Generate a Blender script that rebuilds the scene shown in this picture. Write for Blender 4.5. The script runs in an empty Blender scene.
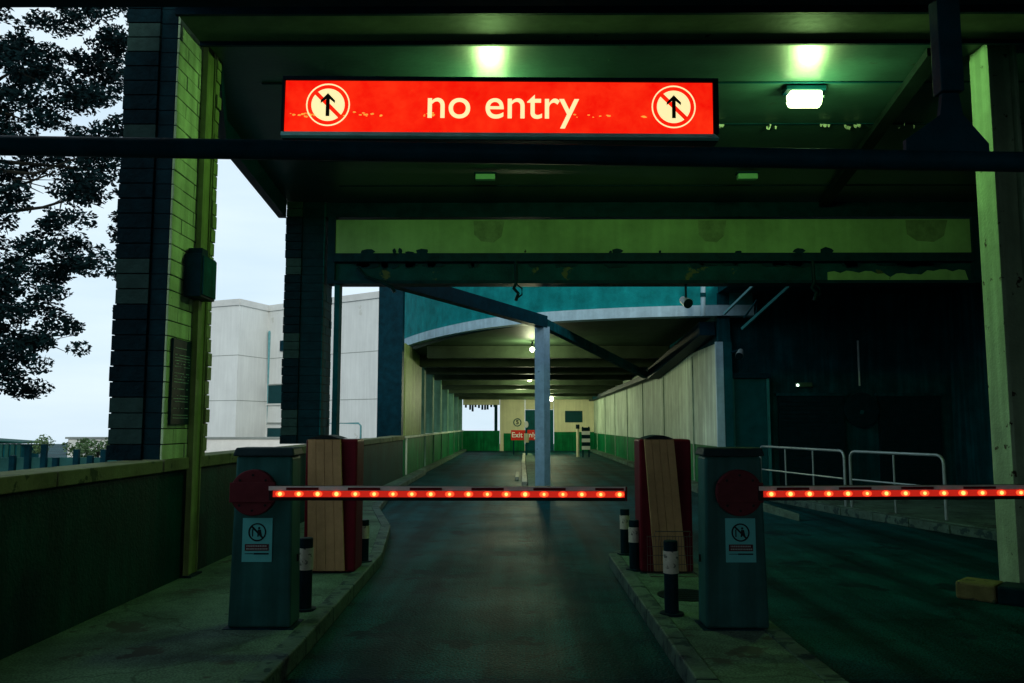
import bpy, math, random
from mathutils import Vector, Matrix
random.seed(7)
sc = bpy.context.scene
COL = sc.collection
R = math.radians

# ---------------------------------------------------------------- camera, world, sun, exposure
cd = bpy.data.cameras.new('camera'); cam = bpy.data.objects.new('camera', cd); COL.objects.link(cam)
cd.sensor_width = 36; cd.lens = 820 / 1024 * 36; cd.clip_start = .05; cd.clip_end = 2000
cam.location = (0, 0, 1.5); cam.rotation_euler = (R(90) + math.atan(83 / 820), 0, R(.35))
sc.camera = cam
w = bpy.data.worlds.new('World'); sc.world = w; w.use_nodes = True
nt = w.node_tree; nt.nodes.clear()
out = nt.nodes.new('ShaderNodeOutputWorld'); bg = nt.nodes.new('ShaderNodeBackground')
sky = nt.nodes.new('ShaderNodeTexSky'); sky.sky_type = 'NISHITA'; sky.sun_disc = False
sky.sun_elevation = R(24); sky.sun_rotation = R(162); sky.dust_density = 2.0
tc = nt.nodes.new('ShaderNodeTexCoord')
nz = nt.nodes.new('ShaderNodeTexNoise'); nz.inputs['Scale'].default_value = 2.2; nz.inputs['Detail'].default_value = 6
mp = nt.nodes.new('ShaderNodeMapping'); mp.inputs['Scale'].default_value = (1, 1, 5)
rp = nt.nodes.new('ShaderNodeValToRGB')
rp.color_ramp.elements[0].position = .35; rp.color_ramp.elements[0].color = (5.0, 6.3, 7.3, 1)
rp.color_ramp.elements[1].position = .7; rp.color_ramp.elements[1].color = (6.4, 7.5, 8.1, 1)
mx = nt.nodes.new('ShaderNodeMix'); mx.data_type = 'RGBA'; mx.inputs[0].default_value = .93
L = nt.links.new
L(tc.outputs['Generated'], mp.inputs[0]); L(mp.outputs[0], nz.inputs['Vector']); L(nz.outputs[0], rp.inputs[0])
L(sky.outputs[0], mx.inputs[6]); L(rp.outputs[0], mx.inputs[7]); L(mx.outputs[2], bg.inputs[0])
bg.inputs[1].default_value = .13
L(bg.outputs[0], out.inputs[0])
sd = bpy.data.lights.new('sun', 'SUN'); sd.energy = 1.3; sd.angle = R(15); sd.color = (1, .94, .84)
sun = bpy.data.objects.new('sun', sd); COL.objects.link(sun)
# sun behind the camera, low and soft behind the cloud
az = R(162); el = R(24)
dv = Vector((math.sin(az) * math.cos(el), math.cos(az) * math.cos(el), math.sin(el)))
sun.rotation_euler = dv.to_track_quat('Z', 'Y').to_euler()
sc.view_settings.view_transform = 'Standard'; sc.view_settings.look = 'None'
sc.view_settings.exposure = .1; sc.view_settings.gamma = 1
sc.cycles.use_denoising = True
sc.cycles.max_bounces = 8; sc.cycles.diffuse_bounces = 4; sc.cycles.sample_clamp_indirect = 4

# ---------------------------------------------------------------- materials
MATS = {}
def mat(name, col, rough=.75, var=.25, scale=2.5, streak=0., patch=None, pt=.62, pscale=6., bump=.15,
        metal=0., emit=None, estr=0., bscale=40., spec=.04, rvar=0., speck=0., crack=0., lanes=0.):
    if name in MATS: return MATS[name]
    m = bpy.data.materials.new(name); m.use_nodes = True; MATS[name] = m
    t = m.node_tree; b = t.nodes['Principled BSDF']; N = t.nodes.new; l = t.links.new
    b.inputs['Roughness'].default_value = rough; b.inputs['Metallic'].default_value = metal
    b.inputs['Specular IOR Level'].default_value = spec
    co = N('ShaderNodeTexCoord'); src = co.outputs['Object']
    n = N('ShaderNodeTexNoise'); n.inputs['Scale'].default_value = scale; n.inputs['Detail'].default_value = 8
    n.inputs['Roughness'].default_value = .65; l(src, n.inputs['Vector'])
    r = N('ShaderNodeValToRGB'); r.color_ramp.elements[0].position = .3; r.color_ramp.elements[1].position = .72
    r.color_ramp.elements[0].color = tuple(c * (1 - var) for c in col) + (1,)
    r.color_ramp.elements[1].color = tuple(min(1, c * (1 + var)) for c in col) + (1,)
    l(n.outputs[0], r.inputs[0]); cur = r.outputs[0]
    def mixc(a, bb, fac, mode='MIX'):
        x = N('ShaderNodeMix'); x.data_type = 'RGBA'; x.blend_type = mode
        if isinstance(fac, float): x.inputs[0].default_value = fac
        else: l(fac, x.inputs[0])
        l(a, x.inputs[6])
        if isinstance(bb, tuple): x.inputs[7].default_value = bb
        else: l(bb, x.inputs[7])
        return x.outputs[2]
    if streak:
        mp_ = N('ShaderNodeMapping'); mp_.inputs['Scale'].default_value = (5, 5, .35); l(src, mp_.inputs[0])
        s = N('ShaderNodeTexNoise'); s.inputs['Scale'].default_value = 1.6; s.inputs['Detail'].default_value = 5; l(mp_.outputs[0], s.inputs['Vector'])
        q = N('ShaderNodeValToRGB'); q.color_ramp.elements[0].position = .42; q.color_ramp.elements[1].position = .66
        q.color_ramp.elements[0].color = (1 - streak,) * 3 + (1,); q.color_ramp.elements[1].color = (1, 1, 1, 1)
        l(s.outputs[0], q.inputs[0]); cur = mixc(cur, q.outputs[0], 1., 'MULTIPLY')
    if lanes:
        mp_ = N('ShaderNodeMapping'); mp_.inputs['Scale'].default_value = (2.4, .10, 1); l(src, mp_.inputs[0])
        s = N('ShaderNodeTexNoise'); s.inputs['Scale'].default_value = 1.3; s.inputs['Detail'].default_value = 7; l(mp_.outputs[0], s.inputs['Vector'])
        q = N('ShaderNodeValToRGB'); q.color_ramp.elements[0].position = .36; q.color_ramp.elements[1].position = .62
        q.color_ramp.elements[0].color = (1 - lanes,) * 3 + (1,); q.color_ramp.elements[1].color = (1 + lanes,) * 3 + (1,)
        l(s.outputs[0], q.inputs[0]); cur = mixc(cur, q.outputs[0], 1., 'MULTIPLY')
    if speck:
        s2 = N('ShaderNodeTexNoise'); s2.inputs['Scale'].default_value = 75; s2.inputs['Detail'].default_value = 3; l(src, s2.inputs['Vector'])
        q = N('ShaderNodeValToRGB'); q.color_ramp.elements[0].position = .38; q.color_ramp.elements[1].position = .68
        q.color_ramp.elements[0].color = (1 - speck,) * 3 + (1,); q.color_ramp.elements[1].color = (1 + 2.2 * speck,) * 3 + (1,)
        l(s2.outputs[0], q.inputs[0]); cur = mixc(cur, q.outputs[0], 1., 'MULTIPLY')
    if crack:
        dn = N('ShaderNodeTexNoise'); dn.inputs['Scale'].default_value = 2.5; dn.inputs['Detail'].default_value = 5; l(src, dn.inputs['Vector'])
        ad = N('ShaderNodeVectorMath'); ad.operation = 'MULTIPLY_ADD'; l(dn.outputs[1], ad.inputs[0]); ad.inputs[1].default_value = (.5, .5, .5); l(src, ad.inputs[2])
        vo = N('ShaderNodeTexVoronoi'); vo.feature = 'DISTANCE_TO_EDGE'; vo.inputs['Scale'].default_value = crack; l(ad.outputs[0], vo.inputs['Vector'])
        q = N('ShaderNodeValToRGB'); q.color_ramp.elements[0].position = .004; q.color_ramp.elements[1].position = .016
        q.color_ramp.elements[0].color = (.68,) * 3 + (1,); q.color_ramp.elements[1].color = (1, 1, 1, 1)
        l(vo.outputs[0], q.inputs[0]); cur = mixc(cur, q.outputs[0], 1., 'MULTIPLY')
    pm = None
    if patch:
        p = N('ShaderNodeTexNoise'); p.inputs['Scale'].default_value = pscale; p.inputs['Detail'].default_value = 9
        p.inputs['Roughness'].default_value = .6; l(src, p.inputs['Vector'])
        q = N('ShaderNodeValToRGB'); q.color_ramp.elements[0].position = pt; q.color_ramp.elements[1].position = min(1, pt + .03)
        l(p.outputs[0], q.inputs[0]); cur = mixc(cur, tuple(patch) + (1,), q.outputs[0]); pm = q.outputs[0]
    l(cur, b.inputs['Base Color'])
    if bump:
        f = N('ShaderNodeTexNoise'); f.inputs['Scale'].default_value = bscale; f.inputs['Detail'].default_value = 6; l(src, f.inputs['Vector'])
        bp = N('ShaderNodeBump'); bp.inputs['Strength'].default_value = bump; bp.inputs['Distance'].default_value = .02
        l(f.outputs[0], bp.inputs['Height']); l(bp.outputs[0], b.inputs['Normal'])
    if rvar:
        mr = N('ShaderNodeMapRange'); mr.inputs[3].default_value = max(.05, rough - rvar); mr.inputs[4].default_value = min(1, rough + rvar)
        mr.inputs[1].default_value = .35; mr.inputs[2].default_value = .65
        f2 = N('ShaderNodeTexNoise'); f2.inputs['Scale'].default_value = scale * .6; f2.inputs['Detail'].default_value = 6; l(src, f2.inputs['Vector'])
        l(f2.outputs[0], mr.inputs[0]); l(mr.outputs[0], b.inputs['Roughness'])
    if emit:
        b.inputs['Emission Color'].default_value = tuple(emit) + (1,); b.inputs['Emission Strength'].default_value = estr
    return m

asphalt = mat('asphalt', (.001, .030, .034), .56, .5, 1.3, patch=(.002, .02, .026), pt=.58, pscale=1.6, bump=.5, bscale=45, rvar=.05, spec=.03, lanes=.45, speck=.6, crack=.55)
paving = mat('paving', (.065, .12, .09), .8, .5, 1.8, patch=(.045, .06, .05), pt=.6, pscale=2.5, bump=.3, bscale=50, speck=.25, crack=.8)
kerbm = mat('kerb_stone', (.055, .10, .085), .6, .4, 5, patch=(.02, .045, .045), pt=.55, pscale=7, bump=.4)
kerbw = mat('kerb_white', (.4, .42, .34), .7, .3, 5, patch=(.04, .05, .04), pt=.56, pscale=9, bump=.3)
wallgreen = mat('green_wall_paint', (.001, .040, .036), .6, .35, 2, streak=.3, patch=(.006, .06, .05), pt=.73, pscale=4, bump=.25)
dadogreen = mat('dado_paint', (.004, .17, .055), .5, .3, 2, streak=.4, bump=.15)
coping = mat('coping', (.13, .15, .085), .8, .35, 3, patch=(.05, .07, .045), pt=.6, pscale=5, bump=.3)
brickdark = mat('dark_brick', (.001, .010, .014), .75, .4, 9, bump=.5, bscale=30)
brickteal = mat('teal_brick', (.001, .016, .022), .6, .35, 8, bump=.3, bscale=30)
bricklight = mat('cream_brick', (.014, .036, .032), .6, .3, 9, bump=.3, bscale=30)
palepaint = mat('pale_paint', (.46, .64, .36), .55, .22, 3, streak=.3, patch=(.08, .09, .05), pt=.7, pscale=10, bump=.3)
yellowpaint = mat('yellow_paint', (.20, .29, .10), .5, .25, 4, streak=.35, bump=.25)
peelpaint = mat('peeling_paint', (.28, .42, .27), .5, .2, 3, streak=.3, patch=(.035, .03, .02), pt=.64, pscale=9, bump=.35)
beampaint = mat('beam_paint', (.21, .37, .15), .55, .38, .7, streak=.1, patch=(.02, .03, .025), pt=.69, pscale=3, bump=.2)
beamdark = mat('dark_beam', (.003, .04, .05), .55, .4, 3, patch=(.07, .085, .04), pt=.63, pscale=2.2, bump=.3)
ceilpaint = mat('ceiling_sheet', (.014, .040, .036), .40, .3, 2.5, patch=(.015, .018, .014), pt=.67, pscale=5, bump=.10, bscale=18, spec=.45)
steeldark = mat('dark_steel', (.001, .022, .034), .5, .4, 6, bump=.15)
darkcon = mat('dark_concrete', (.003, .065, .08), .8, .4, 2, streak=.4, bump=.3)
tealcon = mat('teal_concrete', (.005, .19, .195), .8, .35, 2.6, streak=.1, bump=.3)
rimblue = mat('rim_paint', (.34, .52, .60), .5, .2, 3, streak=.15, bump=.1)
blueposts = mat('blue_post_paint', (.24, .40, .52), .5, .2, 6, patch=(.10, .2, .28), pt=.66, bump=.15)
whitewall = mat('white_wall_paint', (.56, .68, .54), .6, .38, .45, streak=.3, patch=(.18, .2, .12), pt=.72, pscale=4, bump=.2)
outcon = mat('outdoor_render', (.66, .69, .67), .85, .08, .5, streak=.07, patch=(.52, .54, .5), pt=.68, pscale=1.2, bump=.2)
tunnelceil = mat('tunnel_ceiling', (.035, .06, .035), .6, .3, 2, bump=.2)
tunnelbeam = mat('tunnel_beam', (.04, .06, .035), .6, .3, 2, bump=.2)
farcream = mat('cream_wall', (.66, .64, .42), .6, .12, 1, streak=.12, bump=.1)
cabgrey = mat('cabinet_paint', (.022, .105, .10), .45, .28, 3, streak=.35, bump=.05, bscale=90)
cablid = mat('cabinet_lid', (.012, .03, .034), .5, .2, 6, bump=.1)
discred = mat('disc_red', (.085, .018, .024), .5, .2, 8, bump=.08)
boltm = mat('bolt_dark', (.01, .012, .014), .5, .2, 8, bump=0)
stick = mat('sticker', (.09, .42, .43), .4, .08, 8, bump=0)
stickred = mat('sticker_red', (.07, .02, .025), .4, .1, 8, bump=0)
ink = mat('ink', (.008, .02, .022), .5, .1, 8, bump=0)
inklight = mat('pale_ink', (.25, .3, .3), .5, .1, 8, bump=0)
armwhite = mat('arm_white', (.62, .58, .56), .4, .15, 9, bump=.05)
armred = mat('arm_red', (.10, .01, .015), .4, .15, 9, bump=.05)
armdark = mat('arm_underside', (.02, .012, .014), .5, .2, 9, bump=.05)
ledstrip = mat('led_strip', (.5, .03, .02), .3, .1, 9, bump=0, emit=(1, .03, .015), estr=.42)
led = mat('led', (.8, .2, .05), .3, .05, 9, bump=0, emit=(1, .30, .07), estr=3)
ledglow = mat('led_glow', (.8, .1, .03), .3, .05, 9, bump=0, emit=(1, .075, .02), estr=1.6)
kred = mat('kiosk_red', (.11, .010, .018), .45, .2, 5, streak=.2, bump=.06)
wood = mat('plank_wood', (.46, .31, .15), .7, .18, 6, streak=.2, bump=.3, bscale=30)
black = mat('black_plastic', (.002, .018, .024), .45, .3, 8, bump=.05)
band = mat('reflective_band', (.42, .44, .36), .35, .3, 12, patch=(.12, .14, .12), pt=.6, pscale=14, bump=.15)
wirem = mat('wire', (.12, .11, .10), .4, .2, 8, metal=.6, bump=0)
galv = mat('galvanised', (.26, .33, .34), .4, .2, 8, metal=.5, bump=.05)
lens = mat('lamp_lens', (.8, .85, .6), .3, .03, 5, bump=0, emit=(.70, 1, .42), estr=9)
lensoff = mat('lamp_lens_unlit', (.18, .42, .22), .3, .05, 5, bump=0)
lens2 = mat('lamp_lens_tunnel', (.8, .85, .5), .3, .03, 5, bump=0, emit=(.95, 1, .55), estr=8)
signred = mat('sign_red', (.7, .02, .01), .35, .05, 5, patch=None, bump=0, emit=(1, .012, .004), estr=.95)
_t = signred.node_tree; _b = _t.nodes['Principled BSDF']; _n = _t.nodes.new('ShaderNodeTexNoise'); _n.inputs['Scale'].default_value = 3.5; _n.inputs['Detail'].default_value = 10; _n.inputs['Roughness'].default_value = .75
_c = _t.nodes.new('ShaderNodeTexCoord'); _t.links.new(_c.outputs['Object'], _n.inputs['Vector']); _r = _t.nodes.new('ShaderNodeValToRGB')
_r.color_ramp.elements[0].position = .35; _r.color_ramp.elements[0].color = (.86, .002, .001, 1); _r.color_ramp.elements[1].position = .68; _r.color_ramp.elements[1].color = (1, .032, .006, 1)
_t.links.new(_n.outputs[0], _r.inputs[0]); _t.links.new(_r.outputs[0], _b.inputs['Emission Color'])
signpale = mat('sign_pale', (.8, .75, .45), .35, .05, 5, bump=0, emit=(1, .86, .42), estr=.95)
signdirt = mat('sign_dirt', (.6, .3, .05), .5, .3, 20, bump=0, emit=(1, .42, .06), estr=.75)
signarrow = mat('sign_arrow', (.02, .025, .015), .5, .1, 5, bump=0)
signgreen = mat('sign_frame_teal', (.25, .7, .7), .4, .2, 7, bump=.08)
leafm = mat('leaf', (.003, .014, .016), .7, .4, 2, bump=0)
leafl = mat('bush_leaf', (.10, .17, .07), .7, .3, 2, bump=0)
bark = mat('bark', (.02, .022, .018), .9, .3, 8, bump=.5)
glassd = mat('window_glass', (.01, .05, .055), .15, .1, 3, bump=0)
pipeteal = mat('pipe_teal', (.12, .30, .32), .5, .2, 5, bump=0)
doord = mat('door_paint', (.004, .07, .08), .5, .3, 3, bump=.15)
whitep = mat('white_paint', (.75, .75, .7), .5, .1, 3, bump=0)
exitred = mat('exit_red', (.55, .03, .02), .45, .1, 3, bump=0)
curtain = mat('strip_curtain', (.42, .42, .52), .6, .15, 3, streak=.3, bump=.1)
greenled = mat('indicator', (.5, .9, .7), .3, 0.01, 3, bump=0, emit=(.7, 1, .8), estr=3)
bulb = mat('bulb', (.9, .95, .7), .3, .02, 3, bump=0, emit=(.95, 1, .7), estr=6)
kerbyel = mat('kerb_yellow', (.13, .125, .055), .7, .3, 5, patch=(.05, .06, .04), pt=.58, pscale=8, bump=.3)
cranepaint = mat('board_cap', (.012, .02, .02), .5, .2, 6, bump=.05)

# ---------------------------------------------------------------- mesh helpers
ORG = {}
def P(x, y, z): return Vector((x, y, z))
class MB:
    def __init__(s): s.v = []; s.f = []; s.m = []
    def add(s, vs, fs, m=0):
        o = len(s.v); s.v += [Vector(v) for v in vs]; s.f += [tuple(o + i for i in f) for f in fs]; s.m += [m] * len(fs); return s
    def box(s, x0, x1, y0, y1, z0, z1, m=0, mr=None):
        vs = [(x, y, z) for z in (z0, z1) for y in (y0, y1) for x in (x0, x1)]
        fs = [(0, 2, 3, 1), (4, 5, 7, 6), (0, 1, 5, 4), (2, 6, 7, 3), (0, 4, 6, 2), (1, 3, 7, 5)]
        s.add(vs, fs, m)
        if mr is not None: s.m[-1] = mr      # +X face
        return s
    def hexa(s, b, t, m=0):  # bottom and top quads (ccw)
        s.add(list(b) + list(t), [(3, 2, 1, 0), (4, 5, 6, 7), (0, 1, 5, 4), (1, 2, 6, 5), (2, 3, 7, 6), (3, 0, 4, 7)], m); return s
    def prism(s, pts, z0, z1, m=0):
        n = len(pts); vs = [(x, y, z0) for x, y in pts] + [(x, y, z1) for x, y in pts]
        s.add(vs, [tuple(range(n))[::-1], tuple(range(n, 2 * n))] + [(i, (i + 1) % n, n + (i + 1) % n, n + i) for i in range(n)], m); return s
    def prismY(s, pts, y0, y1, m=0):  # pts in (x,z)
        n = len(pts); vs = [(x, y0, z) for x, z in pts] + [(x, y1, z) for x, z in pts]
        s.add(vs, [tuple(range(n)), tuple(range(n, 2 * n))[::-1]] + [(i, n + i, n + (i + 1) % n, (i + 1) % n) for i in range(n)], m); return s
    def tube(s, path, r, n=10, m=0, r1=None):
        path = [Vector(p) for p in path]; rings = []; k = len(path)
        ref = None
        for i, p in enumerate(path):
            d = (path[min(i + 1, k - 1)] - path[max(i - 1, 0)]).normalized()
            if ref is None: ref = Vector((0, 0, 1)) if abs(d.z) < .9 else Vector((1, 0, 0))
            u = d.cross(ref).normalized(); v = d.cross(u).normalized(); ref = -v if False else ref
            rr = r if r1 is None else r + (r1 - r) * i / (k - 1)
            rings.append([p + u * math.cos(2 * math.pi * j / n) * rr + v * math.sin(2 * math.pi * j / n) * rr for j in range(n)])
        vs = [q for g in rings for q in g]
        fs = [(i * n + j, i * n + (j + 1) % n, (i + 1) * n + (j + 1) % n, (i + 1) * n + j) for i in range(k - 1) for j in range(n)]
        fs += [tuple(range(n))[::-1], tuple((k - 1) * n + j for j in range(n))]
        s.add(vs, fs, m); return s
    def beam(s, a, b, wd, ht, m=0):  # rectangular bar from a to b
        a = Vector(a); b = Vector(b); d = (b - a).normalized(); u = d.cross(Vector((0, 0, 1))).normalized(); v = u.cross(d).normalized()
        u *= wd / 2; v *= ht / 2
        s.hexa([a - u - v, a + u - v, a + u + v, a - u + v], [b - u - v, b + u - v, b + u + v, b - u + v], m); return s
    def build(s, name, mats, parent=None, bevel=0, smooth=False):
        me = bpy.data.meshes.new(name)
        o = bpy.data.objects.new(name, me)
        org = ORG.get(parent.name, Vector((0, 0, 0))) if parent else Vector((0, 0, 0))
        me.from_pydata([v - org for v in s.v], [], s.f)
        for m_ in (mats if isinstance(mats, (list, tuple)) else [mats]): me.materials.append(m_)
        for p, mi in zip(me.polygons, s.m): p.material_index = mi; p.use_smooth = smooth
        me.validate(); me.update()
        import bmesh
        bm = bmesh.new(); bm.from_mesh(me); bmesh.ops.recalc_face_normals(bm, faces=bm.faces); bm.to_mesh(me); bm.free()
        COL.objects.link(o)
        if parent: o.parent = parent
        ORG[o.name] = org
        if bevel:
            bv = o.modifiers.new('bevel', 'BEVEL'); bv.width = bevel; bv.segments = 2; bv.limit_method = 'ANGLE'; bv.angle_limit = R(40)
        if smooth:
            for p in me.polygons: p.use_smooth = True
            try: me.set_sharp_from_angle(angle=R(40))
            except Exception: pass
        return o
def tag(o, label=None, cat=None, group=None, kind=None):
    if label: o['label'] = label
    if cat: o['category'] = cat
    if group: o['group'] = group
    if kind: o['kind'] = kind
    return o
def thing(name, loc, label, cat, group=None):
    o = bpy.data.objects.new(name, None); o.empty_display_size = .2; COL.objects.link(o); o.location = loc
    ORG[o.name] = Vector(loc); return tag(o, label, cat, group)
def struct(o): o['kind'] = 'structure'; return o
def text(s, size, loc, mt, parent, name='lettering', ext=.002, off=0., align='CENTER'):
    cu = bpy.data.curves.new(name, 'FONT'); cu.body = s; cu.size = size; cu.extrude = ext; cu.offset = off
    cu.align_x = align; cu.align_y = 'CENTER'
    t = bpy.data.objects.new(name, cu); COL.objects.link(t); bpy.context.view_layer.update()
    me = bpy.data.meshes.new_from_object(t.evaluated_get(bpy.context.evaluated_depsgraph_get()))
    bpy.data.objects.remove(t)
    o = bpy.data.objects.new(name, me); COL.objects.link(o); me.materials.clear(); me.materials.append(mt)
    M = Matrix.Rotation(R(90), 4, 'X'); me.transform(Matrix.Translation(Vector(loc) - ORG[parent.name]) @ M)
    o.parent = parent; ORG[o.name] = ORG[parent.name]; return o
def ringXZ(mb, cx, cz, r0, r1, y0, y1, n=40, m=0, a0=0, a1=360):
    for i in range(n):
        a = R(a0 + (a1 - a0) * i / n); b = R(a0 + (a1 - a0) * (i + 1) / n)
        mb.hexa([(cx + r0 * math.cos(a), y0, cz + r0 * math.sin(a)), (cx + r1 * math.cos(a), y0, cz + r1 * math.sin(a)), (cx + r1 * math.cos(b), y0, cz + r1 * math.sin(b)), (cx + r0 * math.cos(b), y0, cz + r0 * math.sin(b))],
                [(cx + r0 * math.cos(a), y1, cz + r0 * math.sin(a)), (cx + r1 * math.cos(a), y1, cz + r1 * math.sin(a)), (cx + r1 * math.cos(b), y1, cz + r1 * math.sin(b)), (cx + r0 * math.cos(b), y1, cz + r0 * math.sin(b))], m)
    return mb
def discXZ(cx, cz, r, n=40): return [(cx + r * math.cos(2 * math.pi * i / n), cz + r * math.sin(2 * math.pi * i / n)) for i in range(n)]

# ---------------------------------------------------------------- ground, road, pavements
g = MB(); g.box(-300, 300, -120, 64, -.3, 0); struct(g.build('road', asphalt))
lp = [(-3.05, -12), (-1.50, -12), (-1.50, 5.5), (-1.58, 9.0), (-1.88, 11.5), (-2.45, 14), (-2.80, 18), (-2.85, 24.8), (-3.05, 24.8)]
struct(MB().prism(lp, .001, .118).build('pavement', paving))
def kerbline(pts, wd, z, name, m, seg=.9, side=1):
    """pts: line of the road-side edge; stones lie on the side given"""
    mb = MB()
    for (x0, y0), (x1, y1) in zip(pts, pts[1:]):
        d = Vector((x1 - x0, y1 - y0)); n = max(1, round(d.length / seg)); u = d.normalized(); q = Vector((-u.y, u.x)) * side * wd
        for i in range(n):
            a = Vector((x0, y0)) + d * (i / n) + u * .004; b = Vector((x0, y0)) + d * ((i + 1) / n) - u * .004
            j = random.uniform(-.004, .004); c = random.uniform(-.003, .003)
            mb.hexa([(a.x, a.y, 0.001), (b.x, b.y, 0.001), (b.x + q.x, b.y + q.y, 0.001), (a.x + q.x, a.y + q.y, 0.001)],
                    [(a.x + j, a.y, z + c), (b.x + j, b.y, z + c), (b.x + q.x, b.y + q.y, z + c), (a.x + q.x, a.y + q.y, z + c)])
    return struct(mb.build(name, m, bevel=.012))
kerbline([(-1.37, -12), (-1.37, 5.5), (-1.45, 9.0), (-1.75, 11.5), (-2.32, 14), (-2.68, 18), (-2.73, 24.8)], .13, .125, 'kerb', kerbm)
# middle island by the barriers
def arc(cx, cy, r, a0, a1, n=8): return [(cx + r * math.cos(R(a0 + (a1 - a0) * i / n)), cy + r * math.sin(R(a0 + (a1 - a0) * i / n))) for i in range(n + 1)]
isl = [(1.10, 1.2), (1.66, 1.2), (1.66, 8.9)] + arc(1.38, 8.9, .28, 0, 180, 8) + [(1.10, 8.9)]
struct(MB().prism(isl[:-1], .001, .118).build('traffic_island', paving))
kerbline([(.97, 1.2), (.97, 8.9)] + arc(1.38, 8.9, .41, 180, 0, 8)[1:] + [(1.79, 1.2)], .128, .125, 'kerb', kerbm, side=-1)
# tunnel pavements and centre island
struct(MB().box(-3.05, -2.86, 24.82, 46.8, .001, .12).build('pavement', paving))
struct(MB().prism([(4.39, 13), (3.95, 18.2), (4.05, 30), (4.1, 46.8), (4.39, 46.8)], .001, .115).build('pavement', paving))
struct(MB().prism([(.25, 18.3), (.6, 17.4), (.85, 18.3), (.75, 30), (.7, 40), (.4, 40)], .001, .12).build('traffic_island', paving))
kerbline([(.12, 20), (.16, 30), (.28, 40)], .13, .13, 'kerb', kerbw, seg=1.1, side=-1)
kerbline([(-.05, 22.4), (-.03, 25)], .10, .09, 'kerb', kerbw, seg=1.2, side=-1)
# right pavement
struct(MB().prism([(5.0, 17.9), (5.62, 13.9), (6.2, 11.6), (6.9, 9.6), (9.5, 8.6), (9.5, 17.9)], .001, .118).build('pavement', paving))
kerbline([(4.86, 17.9), (5.48, 13.85), (6.07, 11.55), (6.8, 9.5), (9.5, 8.4)], .13, .125, 'kerb', kerbm, side=-1)
mh = thing('drain_cover', (1.38, 6.85, .12), 'dark round drain cover in the island paving beside the nearest bollard', 'drain cover')
MB().prism(arc(1.38, 6.85, .24, 0, 345, 23), .119, .124).build('plate', mat('iron', (.004, .012, .014), .5, .3, 12, bump=.3, bscale=60), mh)
q = MB()
for i in range(5): q.box(1.24, 1.52, 6.70 + i * .07, 6.72 + i * .07, .1245, .127)
q.build('ribs', MATS['iron'], mh)

# ---------------------------------------------------------------- parapet
par = thing('parapet_wall', (-3.2, 6, 0), 'long low dark green parapet wall with pale stone coping along the left pavement', 'wall')
MB().box(-3.32, -3.06, -14, 22.18, 0, 1.09).build('wall', wallgreen, par)
cp = MB(); y = -14.
while y < 22.1:
    l_ = 1.62; e = min(22.18, y + l_)
    if not (7.1 < (y + e) / 2 < 8.3): pass
    j = random.uniform(-.006, .006)
    cp.box(-3.38, -3.02 + j, y + .006, e - .006, 1.091 + j / 2, 1.195 + j)
    y = e
cp.build('coping', coping, par, bevel=.008)

# ---------------------------------------------------------------- brick piers
def pier(loc, X0, X1, Y0, Y1, Z0, Z1, xs, label, ch=.135):
    t = thing('brick_pier', loc, label, 'pillar', 'brick piers standing on the parapet')
    dk = MB(); z = Z0; k = 0; cr = [MB() for _ in range(4)]; tl = MB(); pl = MB()
    lightz = [(1.34, 1.72), (2.60, 2.90), (3.86, 4.12), (4.88, 5.14)]
    while z < Z1 - .02:
        zt = min(z + ch - .008, Z1)
        jl = random.uniform(-.005, .005)
        light = any(a <= (z + zt) / 2 <= b for a, b in lightz)
        (cr[[i for i, (a, b) in enumerate(lightz) if a <= (z + zt) / 2 <= b][0]] if light else dk).box(X0 + (0 if not light else .012) + jl, xs - .006, Y0 + random.uniform(0, .005), (Y0 + Y1) / 2 - .003, z, zt)
        dk.box(X0 + .01 + random.uniform(-.004, .004), xs - .006, (Y0 + Y1) / 2 + .003, Y1, z, zt)
        tl.box(xs, X1 - .024, Y0 + .03 + random.uniform(0, .004), Y1, z, zt)
        # painted side skin, bricks laid in running bond
        ys = [Y0 + .03, Y0 + (.24 if k % 2 else .5), Y1 - .002]
        for a, b in zip(ys, ys[1:]):
            pl.box(X1 - .022, X1 + random.uniform(-.006, .003), a + .004, b - .004, z, zt)
        z += ch; k += 1
    MB().box(X0 + .014, X1 - .008, Y0 + .036, Y1 - .006, Z0, Z1).build('mortar_core', brickdark, t)
    dk.build('dark_brickwork', brickdark, t, bevel=.004)
    for c_ in cr:
        if c_.v: c_.build('cream_brick_band', bricklight, t, bevel=.004)
    tl.build('teal_brickwork', brickteal, t, bevel=.004)
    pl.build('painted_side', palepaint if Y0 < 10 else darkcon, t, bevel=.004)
    return t
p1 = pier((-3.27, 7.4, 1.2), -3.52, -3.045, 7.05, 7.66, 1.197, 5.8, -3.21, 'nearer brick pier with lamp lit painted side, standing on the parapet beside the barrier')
p2 = pier((-3.27, 13.3, 1.2), -3.73, -3.10, 12.95, 13.6, 1.197, 5.09, -3.46, 'farther dark brick pier standing on the parapet beside the left end of the portal beam')
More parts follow.
